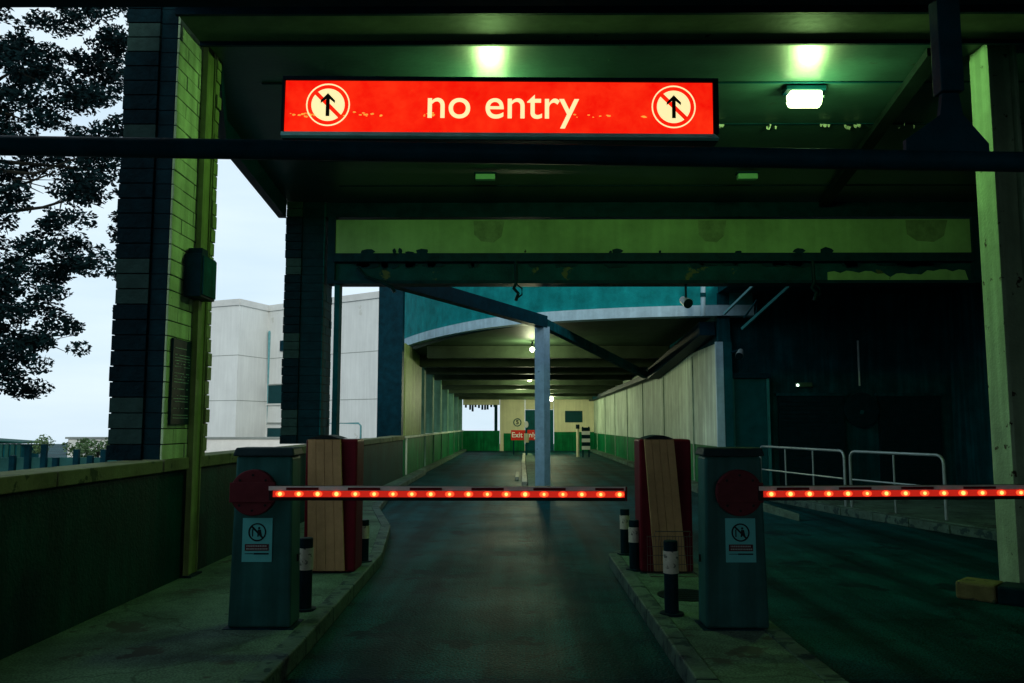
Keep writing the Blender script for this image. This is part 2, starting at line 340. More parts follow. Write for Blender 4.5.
# steel post painted yellow green by first pier
st = thing('steel_post', (-2.95, 7.75, .12), 'yellow green painted steel post running from pavement to roof on the near pier', 'post')
m_ = MB()
m_.box(-3.038, -2.985, 7.60, 7.615, .118, 5.3); m_.box(-3.025, -2.998, 7.617, 7.79, .118, 5.3); m_.box(-3.038, -2.985, 7.792, 7.81, .118, 5.3)
m_.build('post_section', yellowpaint, st, bevel=.003)
MB().box(-3.045, -2.95, 7.57, 7.84, .119, .135).build('base_plate', steeldark, st)
rg = MB(); z = 1.25
while z < 5.3:
    rg.box(-3.04, -2.972 + random.uniform(-.012, .012), 7.814, 7.92, z, z + .125); z += .135
rg.box(-3.04, -2.99, 7.83, 7.905, 1.2, 5.3)
tag(rg.build('brick_edge', yellowpaint, p1, bevel=.004))
jb = thing('junction_box', (-2.98, 7.55, 2.65), 'dark metal junction box fixed to the lit side of the near pier', 'junction box')
bx = MB(); bx.box(-3.04, -2.88, 7.36, 7.72, 2.66, 3.06); bx.build('box', steeldark, jb, bevel=.01)
MB().box(-2.878, -2.865, 7.38, 7.70, 2.68, 3.04).build('cover', darkcon, jb, bevel=.004)
MB().box(-3.03, -2.9, 7.42, 7.56, 3.062, 3.12).build('gland', steeldark, jb)
nb = thing('notice_board', (-3.03, 7.35, 1.45), 'dark notice board of small print on the side of the near pier', 'notice board')
MB().box(-3.043, -3.02, 7.16, 7.56, 1.50, 2.26).build('board', black, nb, bevel=.003)
tl = MB(); z = 2.18
while z > 1.54:
    y = 7.20
    while y < 7.51:
        q = random.uniform(.012, .04)
        if random.random() < .85: tl.box(-3.0195, -3.017, y, min(7.53, y + q), z - .005, z)
        y += q + .008
    z -= .026 if random.random() < .85 else .06
tag(tl.build('small_print', mat('print_teal', (.3, .5, .42), .5, .1, 8, bump=0), nb), kind='stuff')

# ---------------------------------------------------------------- car park roof deck and back walls
cpk = thing('car_park_building', (3, 0, 0), 'dark covered car park entrance roof with downstand beams and rear walls around the barriers, the left one added to block skylight', 'building')
roofpts = [(-2.94, -14), (10, -14), (10, 13.3), (-3.8, 13.3), (-3.45, 9.2), (-2.94, 7.85)]
MB().prism(roofpts, 5.10, 5.5).build('roof_slab', ceilpaint, cpk)
eb = MB(); eb.beam((-3.02, 7.9, 5.0), (-3.50, 9.4, 5.0), .12, .34); eb.beam((-3.50, 9.4, 5.0), (-3.78, 12.93, 4.98), .12, .34)
eb.build('edge_beam', steeldark, cpk)
MB().box(-2.9, 9.6, 6.66, 7.17, 4.985, 5.098).build('roof_beam', mat('roof_beam_paint', (.11, .15, .09), .5, .3, 2, patch=(.02, .03, .025), pt=.68, bump=.15, bscale=15), cpk, bevel=.004)
for yy in (8.34, 9.55, 10.9, 12.1):
    MB().box(-2.7, 9.6, yy, yy + .03, 5.088, 5.098).build('ceiling_joint', steeldark, cpk)
for yy in (2.2, -2.5, -7.5): MB().box(-2.94, 9.6, yy, yy + .5, 4.7, 5.098).build('roof_beam', darkcon, cpk)
MB().box(9.6, 9.9, -14, 18.2, 0, 5.098).build('side_wall', darkcon, cpk)
MB().box(-3.3, -3.07, -14, 3.6, 1.2, 5.6).build('side_wall', darkcon, cpk)  # unseen left wall, added to keep skylight off the faces towards the camera
db = MB(); db.beam((4.0, 7.53, 5.04), (4.95, 12.95, 5.04), .16, .08); pf = MB(); rf = random.Random(5)
for cx in (2.35, 2.42, 3.05, 3.6, 3.95, 4.0, 4.6, 5.1, .9, 1.9):
    for _ in range(3):
        X = cx + rf.gauss(0, .06); Y = 9.5 + rf.gauss(0, .03); a = rf.uniform(.01, .035); pf.add([(X - a, Y, 5.066), (X + a, Y, 5.062), (X + a * .6, Y + .02, 5.03), (X - a * .7, Y + .01, 5.035)], [(0, 1, 2, 3)])
tag(pf.build('highlight_chips', kerbw, cpk), kind='stuff')  # pale chips painted in for the small highlights along the ceiling joint
db.build('diagonal_brace', mat('brace_paint', (.006, .012, .012), .6, .3, 3), cpk)
MB().box(-2.9, 9.6, 7.172, 7.205, 4.95, 5.09).build('beam_edge', steeldark, cpk)
MB().box(-2.9, 9.6, 6.62, 6.657, 4.96, 5.09).build('beam_edge', steeldark, cpk)
# portal beam at the far side of the roof
pb = thing('portal_beam', (2, 13, 3.7), 'wide green painted steel portal beam with peeling paint spanning both lanes behind the sign', 'beam')
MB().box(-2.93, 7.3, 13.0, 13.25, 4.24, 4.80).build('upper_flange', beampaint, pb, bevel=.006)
MB().box(-3.1, 9.6, 13.05, 13.3, 4.855, 5.095).build('top_web', steeldark, pb)
MB().box(-2.93, 7.3, 12.93, 13.28, 4.10, 4.235).build('ledge', steeldark, pb)
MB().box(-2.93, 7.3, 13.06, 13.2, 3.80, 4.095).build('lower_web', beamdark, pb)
MB().box(-2.93, 7.3, 12.95, 13.28, 3.745, 3.795).build('bottom_flange', steeldark, pb)
MB().box(7.302, 7.42, 12.95, 13.25, 3.75, 4.82).build('end_plate', steeldark, pb)
MB().box(7.425, 8.6, 13.02, 13.25, 4.24, 4.80).build('end_flange', beampaint, pb)
MB().box(-3.05, -2.935, 12.98, 13.25, 3.75, 4.85).build('end_plate', steeldark, pb)
# soot / peeled flakes as rust scabs hanging along the ledge
fl = MB()
for x in [random.uniform(-2.8, 7.2) for _ in range(11)]:
    wv = random.uniform(.03, .16); h = random.uniform(.02, .07)
    n = 7; pts = [(x + wv * math.cos(a) * random.uniform(.6, 1), 4.245 + h * .5 + h * math.sin(a) * random.uniform(.5, 1)) for a in [2 * math.pi * i / n for i in range(n)]]
    fl.prismY(pts, 12.988, 12.998)
for x in [random.uniform(-2.8, 7.2) for _ in range(34)]:
    wv = random.uniform(.04, .3); h = random.uniform(.03, .09)
    n = 9; pts = [(x + wv * math.cos(a) * random.uniform(.6, 1), 4.07 + h * math.sin(a) * random.uniform(.5, 1)) for a in [2 * math.pi * i / n for i in range(n)]]
    fl.prismY(pts, 13.04, 13.058)
fl.build('rust_scabs', steeldark, pb)
stn = mat('stain', (.15, .235, .105), .6, .3, 6)
for X in (-.45, 3.15, 6.6):
    w_ = random.uniform(.22, .38); q = MB(); q.prismY([(X - w_, 4.78), (X - w_ * .95, 4.55), (X - w_ * .5, 4.44), (X + w_ * .3, 4.42), (X + w_ * .8, 4.52), (X + w_, 4.78)], 12.993, 12.9985); q.build('damp_stain', stn, pb)
q = MB(); top = [(5.0 + i * .1, 3.985 - abs(random.gauss(0, .035)) - (.06 if 8 < i < 16 else 0)) for i in range(24)]
q.prismY([(5.0, 3.80), (7.25, 3.80)] + [p for p in top if p[0] < 7.26][::-1], 13.04, 13.0585); q.build('remaining_paint', beampaint, pb)
MB().box(-2.93, -2.85, 12.99, 13.22, .1, 3.742).build('portal_leg', darkcon, pb, bevel=.004)
hc = thing('hanging_cable', (-2.3, 12.93, 3.7), 'loose broken cable stub hanging under the left end of portal beam', 'cable', 'cables hanging under the portal beam')
MB().tube([(-2.55, 12.95, 4.0), (-2.42, 12.92, 3.85), (-2.2, 12.92, 3.78), (-2.0, 12.92, 3.68), (-1.95, 12.92, 3.6)], .03, 7).build('cable', black, hc)
for X, lb in ((-.02, 'short clump of dark cable hanging under the middle of portal beam'), (4.72, 'dark cable loop hanging under the portal beam right of the white pipe')):
    h2 = thing('hanging_cable', (X, 12.9, 3.5), lb, 'cable', 'cables hanging under the portal beam')
    MB().tube([(X, 12.92, 4.1), (X + .01, 12.92, 3.75), (X - .03, 12.92, 3.66), (X + .04, 12.92, 3.58), (X, 12.92, 3.46)], .028, 7).build('cable', black, h2)
    MB().tube([(X + .02, 12.93, 3.72), (X + .1, 12.93, 3.66), (X + .1, 12.93, 3.56), (X + .02, 12.93, 3.5)], .014, 6).build('cable_loop', black, h2)

# ---------------------------------------------------------------- near height barrier
hbm = mat('barrier_steel', (.002, .045, .07), .5, .3, 5, bump=.1)
hb = thing('height_barrier', (0, 3.5, 0), 'dark steel height restriction frame crossing the whole view just below the sign', 'height barrier')
MB().tube([(-4.4, 3.5, 2.765), (4.4, 3.5, 2.60)], .044, 14).build('lower_bar', hbm, hb, smooth=True)
MB().beam((-4.4, 3.5, 3.43), (4.4, 3.5, 3.43), .08, .09).build('upper_bar', hbm, hb)
MB().box(1.855, 1.955, 3.46, 3.54, 2.95, 3.385).build('hanger', hbm, hb, bevel=.006)
MB().prismY([(1.70, 2.64), (2.06, 2.64), (2.06, 2.72), (1.955, 2.85), (1.94, 2.95), (1.87, 2.95), (1.855, 2.85), (1.70, 2.74)], 3.485, 3.515).build('gusset', hbm, hb)
for X in (-4.4, 4.4): MB().box(X - .06, X + .06, 3.44, 3.56, 0, 3.47).build('upright', hbm, hb)

# ---------------------------------------------------------------- NO ENTRY sign
sg = thing('no_entry_sign', (-.13, 5.6, 3.72), 'long red illuminated overhead sign reading no entry with an arrow roundel at each end', 'sign')
x0, x1, z0, z1 = -1.64, 1.38, 3.545, 3.915
MB().box(x0 - .02, x1 + .04, 5.61, 5.80, z0 - .05, z1 + .03).build('housing', steeldark, sg, bevel=.006)
MB().box(x0, x1, 5.592, 5.609, z0, z1).build('face_panel', signred, sg)
MB().hexa([(x0 - .02, 5.575, z0 - .035), (x1 + .04, 5.575, z0 - .035), (x1 + .04, 5.608, z0 - .045), (x0 - .02, 5.608, z0 - .045)],
          [(x0 - .02, 5.585, z0 - .004), (x1 + .01, 5.585, z0 - .004), (x1 + .01, 5.608, z0 - .004), (x0 - .02, 5.608, z0 - .004)]).build('bottom_trim', signgreen, sg)
MB().box(x0 - .02, x1 + .04, 5.58, 5.608, z1 + .003, z1 + .03).build('top_trim', steeldark, sg)
MB().box(x0 - .022, x0 - .004, 5.58, 5.608, z0, z1).build('end_trim', steeldark, sg)
MB().box(x1 + .004, x1 + .04, 5.58, 5.608, z0, z1).build('end_trim', steeldark, sg)
tx = text('no entry', .312, (-.105, 5.589, 3.742), signpale, sg, off=.001)
def roundel(cx, cz):
    q = MB(); q.prismY(discXZ(cx, cz, .118), 5.588, 5.5915); ringXZ(q, cx, cz, .146, .155, 5.588, 5.5915)
    r_ = q.build('roundel', signpale, sg)
    q = MB(); d = Vector((1, -1)).normalized(); n = Vector((1, 1)).normalized() * .014; a = Vector((cx, cz)) - d * .121; b = Vector((cx, cz)) + d * .121
    q.prismY([tuple(a - n), tuple(b - n), tuple(b + n), tuple(a + n)], 5.5845, 5.5875); q.build('slash', signred, r_)
    q = MB(); q.prismY([(cx - .013, cz - .085), (cx + .013, cz - .085), (cx + .013, cz + .04), (cx + .05, cz + .01), (cx + .05, cz + .03), (cx, cz + .082), (cx - .05, cz + .03), (cx - .05, cz + .01), (cx - .013, cz + .04)], 5.581, 5.5842)
    q.build('arrow', signarrow, r_)
roundel(-1.335, 3.738); roundel(1.105, 3.738)
dt = MB()
for cx, n_, sp in ((-1.46, 26, .07), (-1.05, 10, .05), (-.62, 8, .04), (-.42, 7, .03), (.5, 7, .1), (.9, 4, .04)):
    for _ in range(n_):
        X = random.gauss(cx, sp); Z = random.gauss(3.665, .008); s_ = random.uniform(.003, .009)
        dt.prismY([(X + s_ * 1.8 * math.cos(a), Z + s_ * math.sin(a) * random.uniform(.5, 1.2)) for a in [2 * math.pi * i / 6 for i in range(6)]], 5.589, 5.5915)
tag(dt.build('worn_flecks', signdirt, sg), kind='stuff')
for X in (-1.0, .7): MB().beam((X, 5.81, 3.8), (X * 1.4, 8.38, 5.05), .04, .04).build('support_arm', steeldark, sg)
sg.rotation_euler = (0, R(.5), 0)

# ---------------------------------------------------------------- ceiling lamps
def light(name, kind, loc, energy, color, parent, size=.1):
    ld = bpy.data.lights.new(name, kind); ld.energy = energy; ld.color = color
    if kind == 'POINT': ld.shadow_soft_size = size
    o = bpy.data.objects.new(name, ld); COL.objects.link(o); o.parent = parent; o.location = Vector(loc) - ORG[parent.name]
    return o
GREEN = (.52, 1, .31)
def bulkhead(X, Y, Z, lab, grp, lit=True, e=70, col=GREEN, lm=None, s=1.):
    t = thing('ceiling_lamp', (X, Y, Z), lab, 'lamp', grp)
    MB().box(X - .21 * s, X + .21 * s, Y - .08 * s, Y + .09 * s, Z - .045 * s, Z).build('mounting_plate', steeldark, t, bevel=.006)
    q = MB(); a = .17 * s; b = .085 * s
    prof = [(-b, -.05), (-b * 1.05, -.13), (-b * .6, -.20), (b * .4, -.215), (b, -.15), (b, -.05)]
    n = len(prof)
    vs = [(X - a, Y + p, Z + z * s) for p, z in prof] + [(X + a, Y + p, Z + z * s) for p, z in prof]
    q.add(vs, [tuple(range(n)), tuple(range(n, 2 * n))[::-1]] + [(i, n + i, n + (i + 1) % n, (i + 1) % n) for i in range(n)])
    q.build('diffuser', (lm or lens) if lit else lensoff, t, bevel=.025 * s)
    MB().box(X - a - .006, X + a + .006, Y - b - .012, Y + b + .006, Z - .135 * s, Z - .122 * s).build('trim_band', steeldark if not lit else galv, t)
    if lit: light('lamp_light', 'POINT', (X, Y - .2, Z - .33 * s), e, col, t, .12)
    return t
G1 = 'bulkhead lamps under the entrance roof'
bulkhead(3.07, 8.47, 5.08, 'lit white bulkhead lamp on the ceiling right of the no entry sign', G1, e=85)
bulkhead(-.28, 8.47, 5.08, 'lit bulkhead lamp hidden just behind the no entry sign', G1, e=85)
def dead(X, Y, Z, lab):
    t = thing('ceiling_lamp', (X, Y, Z), lab, 'lamp', G1)
    MB().box(X - .16, X + .16, Y - .06, Y + .06, Z - .02, Z).build('mounting_plate', steeldark, t)
    MB().box(X - .14, X + .14, Y - .05, Y + .05, Z - .10, Z - .021).build('diffuser', lensoff, t, bevel=.01)
dead(-.45, 11.4, 5.068, 'small unlit ceiling lamp below the centre of the no entry sign')
dead(3.28, 11.4, 5.068, 'small unlit ceiling lamp below and left of the lit lamp')

# ---------------------------------------------------------------- right steel column
rc = thing('steel_column', (4.58, 7.6, 0), 'pale green steel column with chipped paint rising beside the right lane', 'column')
q = MB(); q.box(4.44, 4.475, 7.45, 7.76, .0, 5.098); q.box(4.477, 4.678, 7.51, 7.54, 0, 5.098); q.box(4.68, 4.715, 7.45, 7.76, 0, 5.098)
q.build('shaft', peelpaint, rc, bevel=.003)
MB().box(4.40, 4.76, 7.42, 7.80, .0, .02).build('base_plate', steeldark, rc)
kb = thing('kerb_block', (4.0, 7.15, 0), 'worn yellow concrete kerb block at the foot of the right column', 'kerb block', 'kerb blocks around the right column')
def block(a, b, m, t):
    a = Vector(a); b = Vector(b); d = (b - a).normalized(); q_ = Vector((-d.y, d.x)) * .3
    MB().hexa([(a.x, a.y, 0), (b.x, b.y, 0), (b.x + q_.x, b.y + q_.y, 0), (a.x + q_.x, a.y + q_.y, 0)],
              [(a.x, a.y, .15), (b.x, b.y, .15), (b.x + q_.x, b.y + q_.y, .15), (a.x + q_.x, a.y + q_.y, .15)]).build('block', m, t, bevel=.02)
block((3.80, 7.32), (4.02, 7.10), kerbyel, kb)
kb2 = thing('kerb_block', (4.3, 6.9, 0), 'black painted concrete kerb block beside the worn yellow one', 'kerb block', 'kerb blocks around the right column')
block((4.03, 7.09), (4.33, 6.83), black, kb2)
kb3 = thing('kerb_block', (4.6, 6.7, 0), 'yellow kerb block cut by the right edge of the picture', 'kerb block', 'kerb blocks around the right column')
block((4.34, 6.82), (4.75, 6.48), kerbyel, kb3)

# ---------------------------------------------------------------- barriers
def barrier(bx, by, wid, arm_end, lab, nled, z_end, side):
    t = thing('parking_barrier', (bx, by, .12), lab, 'barrier', 'barriers with lit red arms')
    bx1 = bx + wid; y0 = by; y1 = by + .25; zt = 1.28
    q = MB(); tp = .02
    q.hexa([(bx, y0, .125), (bx1, y0, .125), (bx1, y1, .125), (bx, y1, .125)], [(bx + tp, y0 + .015, zt), (bx1 - tp, y0 + .015, zt), (bx1 - tp, y1, zt), (bx + tp, y1, zt)])
    cab = q.build('cabinet', cabgrey, t, bevel=.018)
    MB().box(bx - .025, bx1 + .025, y0 - .02, y1 + .02, .119, .124).build('base_plate', steeldark, t)
    q = MB(); q.hexa([(bx, y0 - .015, zt + .002), (bx1, y0 - .015, zt + .002), (bx1, y1 + .015, zt + .002), (bx, y1 + .015, zt + .002)],
                     [(bx + .015, y0 + .01, zt + .06), (bx1 - .015, y0 + .01, zt + .06), (bx1 - .015, y1 - .01, zt + .06), (bx + .015, y1 - .01, zt + .06)])
    q.build('lid', cablid, t, bevel=.012)
    MB().box(bx1 + .001 if side > 0 else bx - .012, bx1 + .012 if side > 0 else bx - .001, y0 + .12, y0 + .14, .55, .60).build('lock', boltm, t)
    dx = bx + (.16 if side > 0 else .24); dz = 1.035; yf = y0 - .045
    d = MB().prismY(discXZ(dx, dz, .157, 48), yf, y0 + .012).build('hub_disc', discred, t, bevel=.008)
    d2 = MB(); d2.box(dx - .155, dx + .157, yf - .012, yf - .001, dz - .065, dz + .07); d2.build('clamp_plate', discred, d, bevel=.004)
    for a in (45, 75, 90, 105, 135, 225, 255, 270, 285, 315):
        if a in (75, 105, 255, 285): continue
        MB().prismY(discXZ(dx + .125 * math.cos(R(a)), dz + .12 * math.sin(R(a)), .009, 10), yf - .005, yf - .0005).build('bolt', boltm, d)
    # notice
    sx = bx + (.085 if side > 0 else .145); sw = .205; sz0 = .565; sz1 = .86; yn = y0 + .006
    n = MB().box(sx, sx + sw, yn - .006, yn - .001, sz0, sz1).build('notice', stick, t)
    cx = sx + sw / 2; cz = sz0 + .20
    rr = MB(); ringXZ(rr, cx, cz, .052, .062, yn - .009, yn - .0065, 30)
    dd = Vector((1, -1)).normalized(); nn = Vector((1, 1)).normalized() * .006; a = Vector((cx, cz)) - dd * .053; b = Vector((cx, cz)) + dd * .053
    rr.prismY([tuple(a - nn), tuple(b - nn), tuple(b + nn), tuple(a + nn)], yn - .009, yn - .0065)
    rr.build('prohibition_ring', ink, n)
    pg = MB(); pg.prismY(discXZ(cx + .012, cz + .028, .008, 12), yn - .0085, yn - .0065)
    pg.prismY([(cx, cz - .03), (cx + .01, cz - .03), (cx + .014, cz - .008), (cx + .026, cz - .03), (cx + .034, cz - .03), (cx + .024, cz + .018), (cx + .004, cz + .018)], yn - .0085, yn - .0065)
    pg.box(cx - .036, cx - .028, yn - .0085, yn - .0065, cz - .03, cz + .02); pg.build('walking_figure', ink, n)
    blk = MB().box(sx + .02, sx + sw - .02, yn - .009, yn - .0065, sz0 + .075, sz0 + .12).build('text_panel', stickred, n)
    pr = MB()
    for zz in (sz0 + .102, sz0 + .083):
        xx = sx + .032
        while xx < sx + sw - .035:
            l2 = random.uniform(.006, .011); pr.box(xx, xx + l2, yn - .011, yn - .0095, zz, zz + .010); xx += l2 + .003
    tag(pr.build('small_print', inklight, n), kind='stuff')
    MB().box(sx + .02, sx + .08, yn - .008, yn - .0065, sz0 + .053, sz0 + .057).build('print_line', ink, n)
    MB().box(sx + .082, sx + sw - .02, yn - .008, yn - .0065, sz0 + .050, sz0 + .060).build('print_line', ink, n)
    # arm
    ax0 = dx + .12; ay0 = yf - .03; zc0 = dz + .003
    Lr = arm_end - ax0
    def zz(x): return zc0 + (z_end - zc0) * (x - ax0) / Lr
    def seg(mb, xa, xb, ya, yb, za, zb): mb.hexa([(xa, ya, zz(xa) + za), (xb, ya, zz(xb) + za), (xb, yb, zz(xb) + za), (xa, yb, zz(xa) + za)], [(xa, ya, zz(xa) + zb), (xb, ya, zz(xb) + zb), (xb, yb, zz(xb) + zb), (xa, yb, zz(xa) + zb)])
    q = MB(); seg(q, ax0, arm_end, ay0, ay0 + .055, -.052, .045); arm = q.build('arm', armdark, t, bevel=.004)
    q = MB(); seg(q, ax0, arm_end, ay0 - .004, ay0 - .001, .016, .044); q.build('reflective_tape', armwhite, arm)
    q = MB(); seg(q, ax0 + .03, arm_end - .005, ay0 - .006, ay0 - .001, -.028, .014); q.build('light_strip', ledstrip, arm)
    x = ax0 + .12
    while x < arm_end - .1:
        e = min(x + .22, arm_end - .01)
        q = MB(); seg(q, x, e, ay0 - .007, ay0 - .0045, .019, .036); q.build('red_marking', armred, arm); x += .42
    sp = (Lr - .12) / (nled - 1)
    for i in range(nled):
        X = ax0 + .08 + i * sp
        lo = MB().prismY([(X + 1.6 * (a_ - X), b_) for a_, b_ in discXZ(X, zz(X) - .007, .019, 14)], ay0 - .010, ay0 - .0065).build('led_halo', ledglow, arm)  # wider emissive disc, paints the red-orange halo around the LED
        MB().prismY(discXZ(X, zz(X) - .007, random.uniform(.010, .0145), 12), ay0 - .014, ay0 - .0105).build('led', led, arm)
    ec = MB(); seg(ec, arm_end + .001, arm_end + .012, ay0 - .004, ay0 + .055, -.052, .045); ec.build('end_cap', discred, arm)
    return t
barrier(-1.97, 5.72, .43, .735, 'grey barrier on the left pavement with lit red arm lowered across the middle lane', 19, 1.035, 1)
barrier(1.28, 5.72, .43, 4.35, 'grey barrier on the middle island with lit red arm lowered across the right lane', 21, 1.055, -1)
for X, Y in ((-.5, 5.45), (.3, 5.45), (-1.2, 5.45), (2.3, 5.45), (3.2, 5.45)): pass

# ---------------------------------------------------------------- red kiosks with planks
def kiosk(X, Y, lab, tx0, tx1, bx0, bx1):
    t = thing('ticket_machine', (X + .25, Y, .12), lab, 'ticket machine', 'boarded red ticket machines')
    MB().box(X, X + .49, Y, Y + .36, .125, 1.36).build('body', kred, t, bevel=.02)
    MB().box(X - .01, X + .50, Y - .02, Y + .38, .119, .124).build('base_plate', black, t)
    q = MB(); pts = [(X + tx0 + (tx1 - tx0) * i / 10, 1.365 + .035 * math.sin(math.pi * i / 10)) for i in range(11)]
    q.prismY(pts, Y - .06, Y + .3); q.build('cap', cranepaint, t)
    bd = None
    n = 4
    q = MB()
    for i in range(n):
        a0 = bx0 + (bx1 - bx0) * i / n + .0012; a1 = bx0 + (bx1 - bx0) * (i + 1) / n - .0012
        c0 = tx0 + (tx1 - tx0) * i / n + .0012; c1 = tx0 + (tx1 - tx0) * (i + 1) / n - .0012
        y_ = Y - .035 + random.uniform(-.004, .004)
        q.hexa([(X + a0, y_, .14), (X + a1, y_, .14), (X + a1, y_ + .03, .14), (X + a0, y_ + .03, .14)],
               [(X + c0, y_ - .015, 1.36), (X + c1, y_ - .015, 1.36), (X + c1, y_ + .02, 1.36), (X + c0, y_ + .02, 1.36)])
    q.build('plank_board', wood, t, bevel=.003)
    return t
kiosk(-2.01, 7.85, 'red machine boarded with planks on the left pavement behind the left barrier', .03, .34, .05, .40)
kiosk(1.16, 7.85, 'red machine with slanting plank board on the middle island behind a wire rack', .04, .32, .12, .42)
wr = thing('wire_rack', (1.4, 7.6, .12), 'thin wire rack standing against the red machine on the middle island', 'wire rack')
q = MB()
for x in [1.20 + .42 * i / 16 for i in range(17)]: q.tube([(x, 7.72, .13), (x, 7.72, .48 if .1 < 1 else .5)], .0022, 5)
for z in (.14, .22, .3, .38, .47): q.tube([(1.20, 7.72, z), (1.62, 7.72, z)], .003, 5)
q.tube([(1.20, 7.72, .14), (1.20, 7.55, .14), (1.62, 7.55, .14), (1.62, 7.72, .14)], .003, 5)
q.build('grid', wirem, wr)
q = MB(); q.tube([(1.26, 7.70, .47), (1.26, 7.62, .53), (1.58, 7.62, .53), (1.58, 7.70, .47)], .005, 6); q.build('handle', wirem, wr)

# ---------------------------------------------------------------- bollards
def bollard(X, Y, h, lab, r=.05):
    t = thing('bollard', (X, Y, .12), lab, 'bollard', 'black bollards with a pale reflective band')
    def cyl(z0, z1, rr, nm, mt, bev=0):
        q = MB(); q.tube([(X, Y, z0), (X, Y, z1)], rr, 20); return q.build(nm, mt, t, bevel=bev, smooth=True)
    cyl(.125, .12 + h, r, 'post', black, .008)
    cyl(.12 + h * .56, .12 + h * .86, r + .004, 'reflective_band', band)
    q = MB(); q.tube([(X, Y, .119), (X, Y, .135)], r * 1.7, 18); q.build('base_flange', black, t)
bollard(-1.59, 6.30, .53, 'black bollard with pale band directly behind the left barrier cabinet')
bollard(-1.55, 8.45, .42, 'short black bollard at the kerb right of the left boarded red machine')
bollard(1.13, 6.17, .53, 'nearest black bollard, on the island just left of the right barrier cabinet', .052)
bollard(1.12, 8.0, .47, 'black bollard at the left corner of the slanting boarded red machine')
bollard(1.155, 8.95, .48, 'farthest bollard, mostly hidden at the tip of the middle island')

# ---------------------------------------------------------------- curved deck over the ramp
dr = thing('curved_concrete_parapet', (0, 19, 3.9), 'teal curved concrete drum wall with pale blue rim above the ramp entrance', 'parapet')
base = [(-4.6, 28.5), (-3.58, 25.4), (-2.65, 23.2), (-1.6, 21.35), (-.69, 20.1), (.1, 19.4), (.75, 18.97), (1.6, 18.6), (2.6, 18.25), (4.05, 17.95), (5.2, 17.9)]
# smooth
def smoothline(p, it=2):
    for _ in range(it):
        q = [p[0]]
        for a, b in zip(p, p[1:]): q += [(a[0] * .75 + b[0] * .25, a[1] * .75 + b[1] * .25), (a[0] * .25 + b[0] * .75, a[1] * .25 + b[1] * .75)]
        q.append(p[-1]); p = q
    return p
dl = smoothline(base)
def wallstrip(line, z0, z1, off0, off1):
    q = MB(); n = len(line); nrm = []
    for i in range(n):
        a = Vector(line[max(0, i - 1)]); b = Vector(line[min(n - 1, i + 1)]); d = (b - a).normalized(); nrm.append(Vector((d.y, -d.x)))  # points to the camera side
    def pt(i, o, z): v = Vector(line[i]) + nrm[i] * (-o); return (v.x, v.y, z)
    for i in range(n - 1):
        q.hexa([pt(i, off0, z0), pt(i + 1, off0, z0), pt(i + 1, off1, z0), pt(i, off1, z0)], [pt(i, off0, z1), pt(i + 1, off0, z1), pt(i + 1, off1, z1), pt(i, off1, z1)])
    return q
wallstrip(dl, 4.12, 6.6, 0.05, .35).build('drum_wall', tealcon, dr)
wallstrip(dl, 3.88, 4.115, -.05, .3).build('rim', rimblue, dr)

# ---------------------------------------------------------------- covered ramp (tunnel)
tn = thing('covered_ramp', (.6, 30, 0), 'long covered ramp with green dado walls, cross beams and a cream far wall', 'building')
def zc(Y): return 3.90 - (Y - 19) * .027
sl = [(p[0], p[1] + .36) for p in dl if -3.7 < p[0] < 4.5] + [(4.7, 18.3), (4.7, 47.5), (-3.7, 47.5)]
q = MB(); n = len(sl)
vs = [(x, y, zc(y)) for x, y in sl] + [(x, y, zc(y) + .3) for x, y in sl]
q.add(vs, [tuple(range(n)), tuple(range(n, 2 * n))[::-1]] + [(i, (i + 1) % n, n + (i + 1) % n, n + i) for i in range(n)])
q.build('ceiling', tunnelceil, tn)
for Y in (23.6, 26.2, 28.8, 31.4, 34.0, 36.6, 39.2, 41.8, 44.4):
    xl = -3.4 if Y > 25.4 else -2.6
    MB().box(xl, 4.38, Y, Y + .4, zc(Y) - .36, zc(Y) - .012).build('cross_beam', tunnelbeam, tn)
# left wall: dado, columns
MB().box(-3.38, -3.1, 22.62, 47.2, 0, 1.12).build('left_dado', dadogreen, tn)
MB().box(-3.40, -3.06, 22.62, 47.2, 1.122, 1.18).build('dado_ledge', whitewall, tn)
for Y, w_ in ((22.9, 3.9), (27.6, .5), (30.4, .5), (33.6, .5), (36.9, .5), (40.2, .5), (43.4, .5), (46.2, .7)):
    MB().box(-3.42, -3.12, Y, Y + w_, 1.182, zc(Y) - .02).build('left_column', yellowpaint if w_ > 1.9 else mat('column_green', (.12, .26, .18), .6, .3, 1.5, streak=.3), tn, bevel=.01)
    MB().box(-3.095, -3.05, Y, Y + .05, .12, 1.12).build('dado_pipe', MATS['column_green'] if 'column_green' in MATS else whitewall, tn)
MB().box(-3.78, -3.12, 22.2, 22.58, 0, 6.5).build('dark_column', steeldark, tn)
# right wall
MB().box(4.4, 4.65, 17.95, 47.2, 1.02, 3.28).build('right_wall', whitewall, tn)
MB().box(4.398, 4.65, 17.95, 47.2, 0, 1.018).build('right_dado', dadogreen, tn)
MB().box(4.42, 4.69, 17.97, 47.2, 3.282, 4.4).build('right_wall_head', darkcon, tn)
MB().box(4.34, 4.50, 17.86, 17.945, 0, 3.3).build('wall_end_trim', rimblue, tn); MB().box(4.505, 4.69, 17.86, 17.945, 0, 3.3).build('wall_end', doord, tn)
Y = 20.5
while Y < 47:
    MB().box(4.37, 4.396, Y, Y + .05, .12, 3.2).build('wall_joint', mat('joint_grey', (.32, .42, .32), .6, .3, 4), tn); Y += 4.1
q = MB(); q.beam((4.22, 18.1, 3.62), (4.22, 25.4, 3.05), .34, .3); q.beam((4.22, 25.42, 3.03), (4.22, 46.8, 2.9), .26, .16); q.build('shade_bars', steeldark, tn)  # dark sloping bars standing in for the curved shade along the wall top
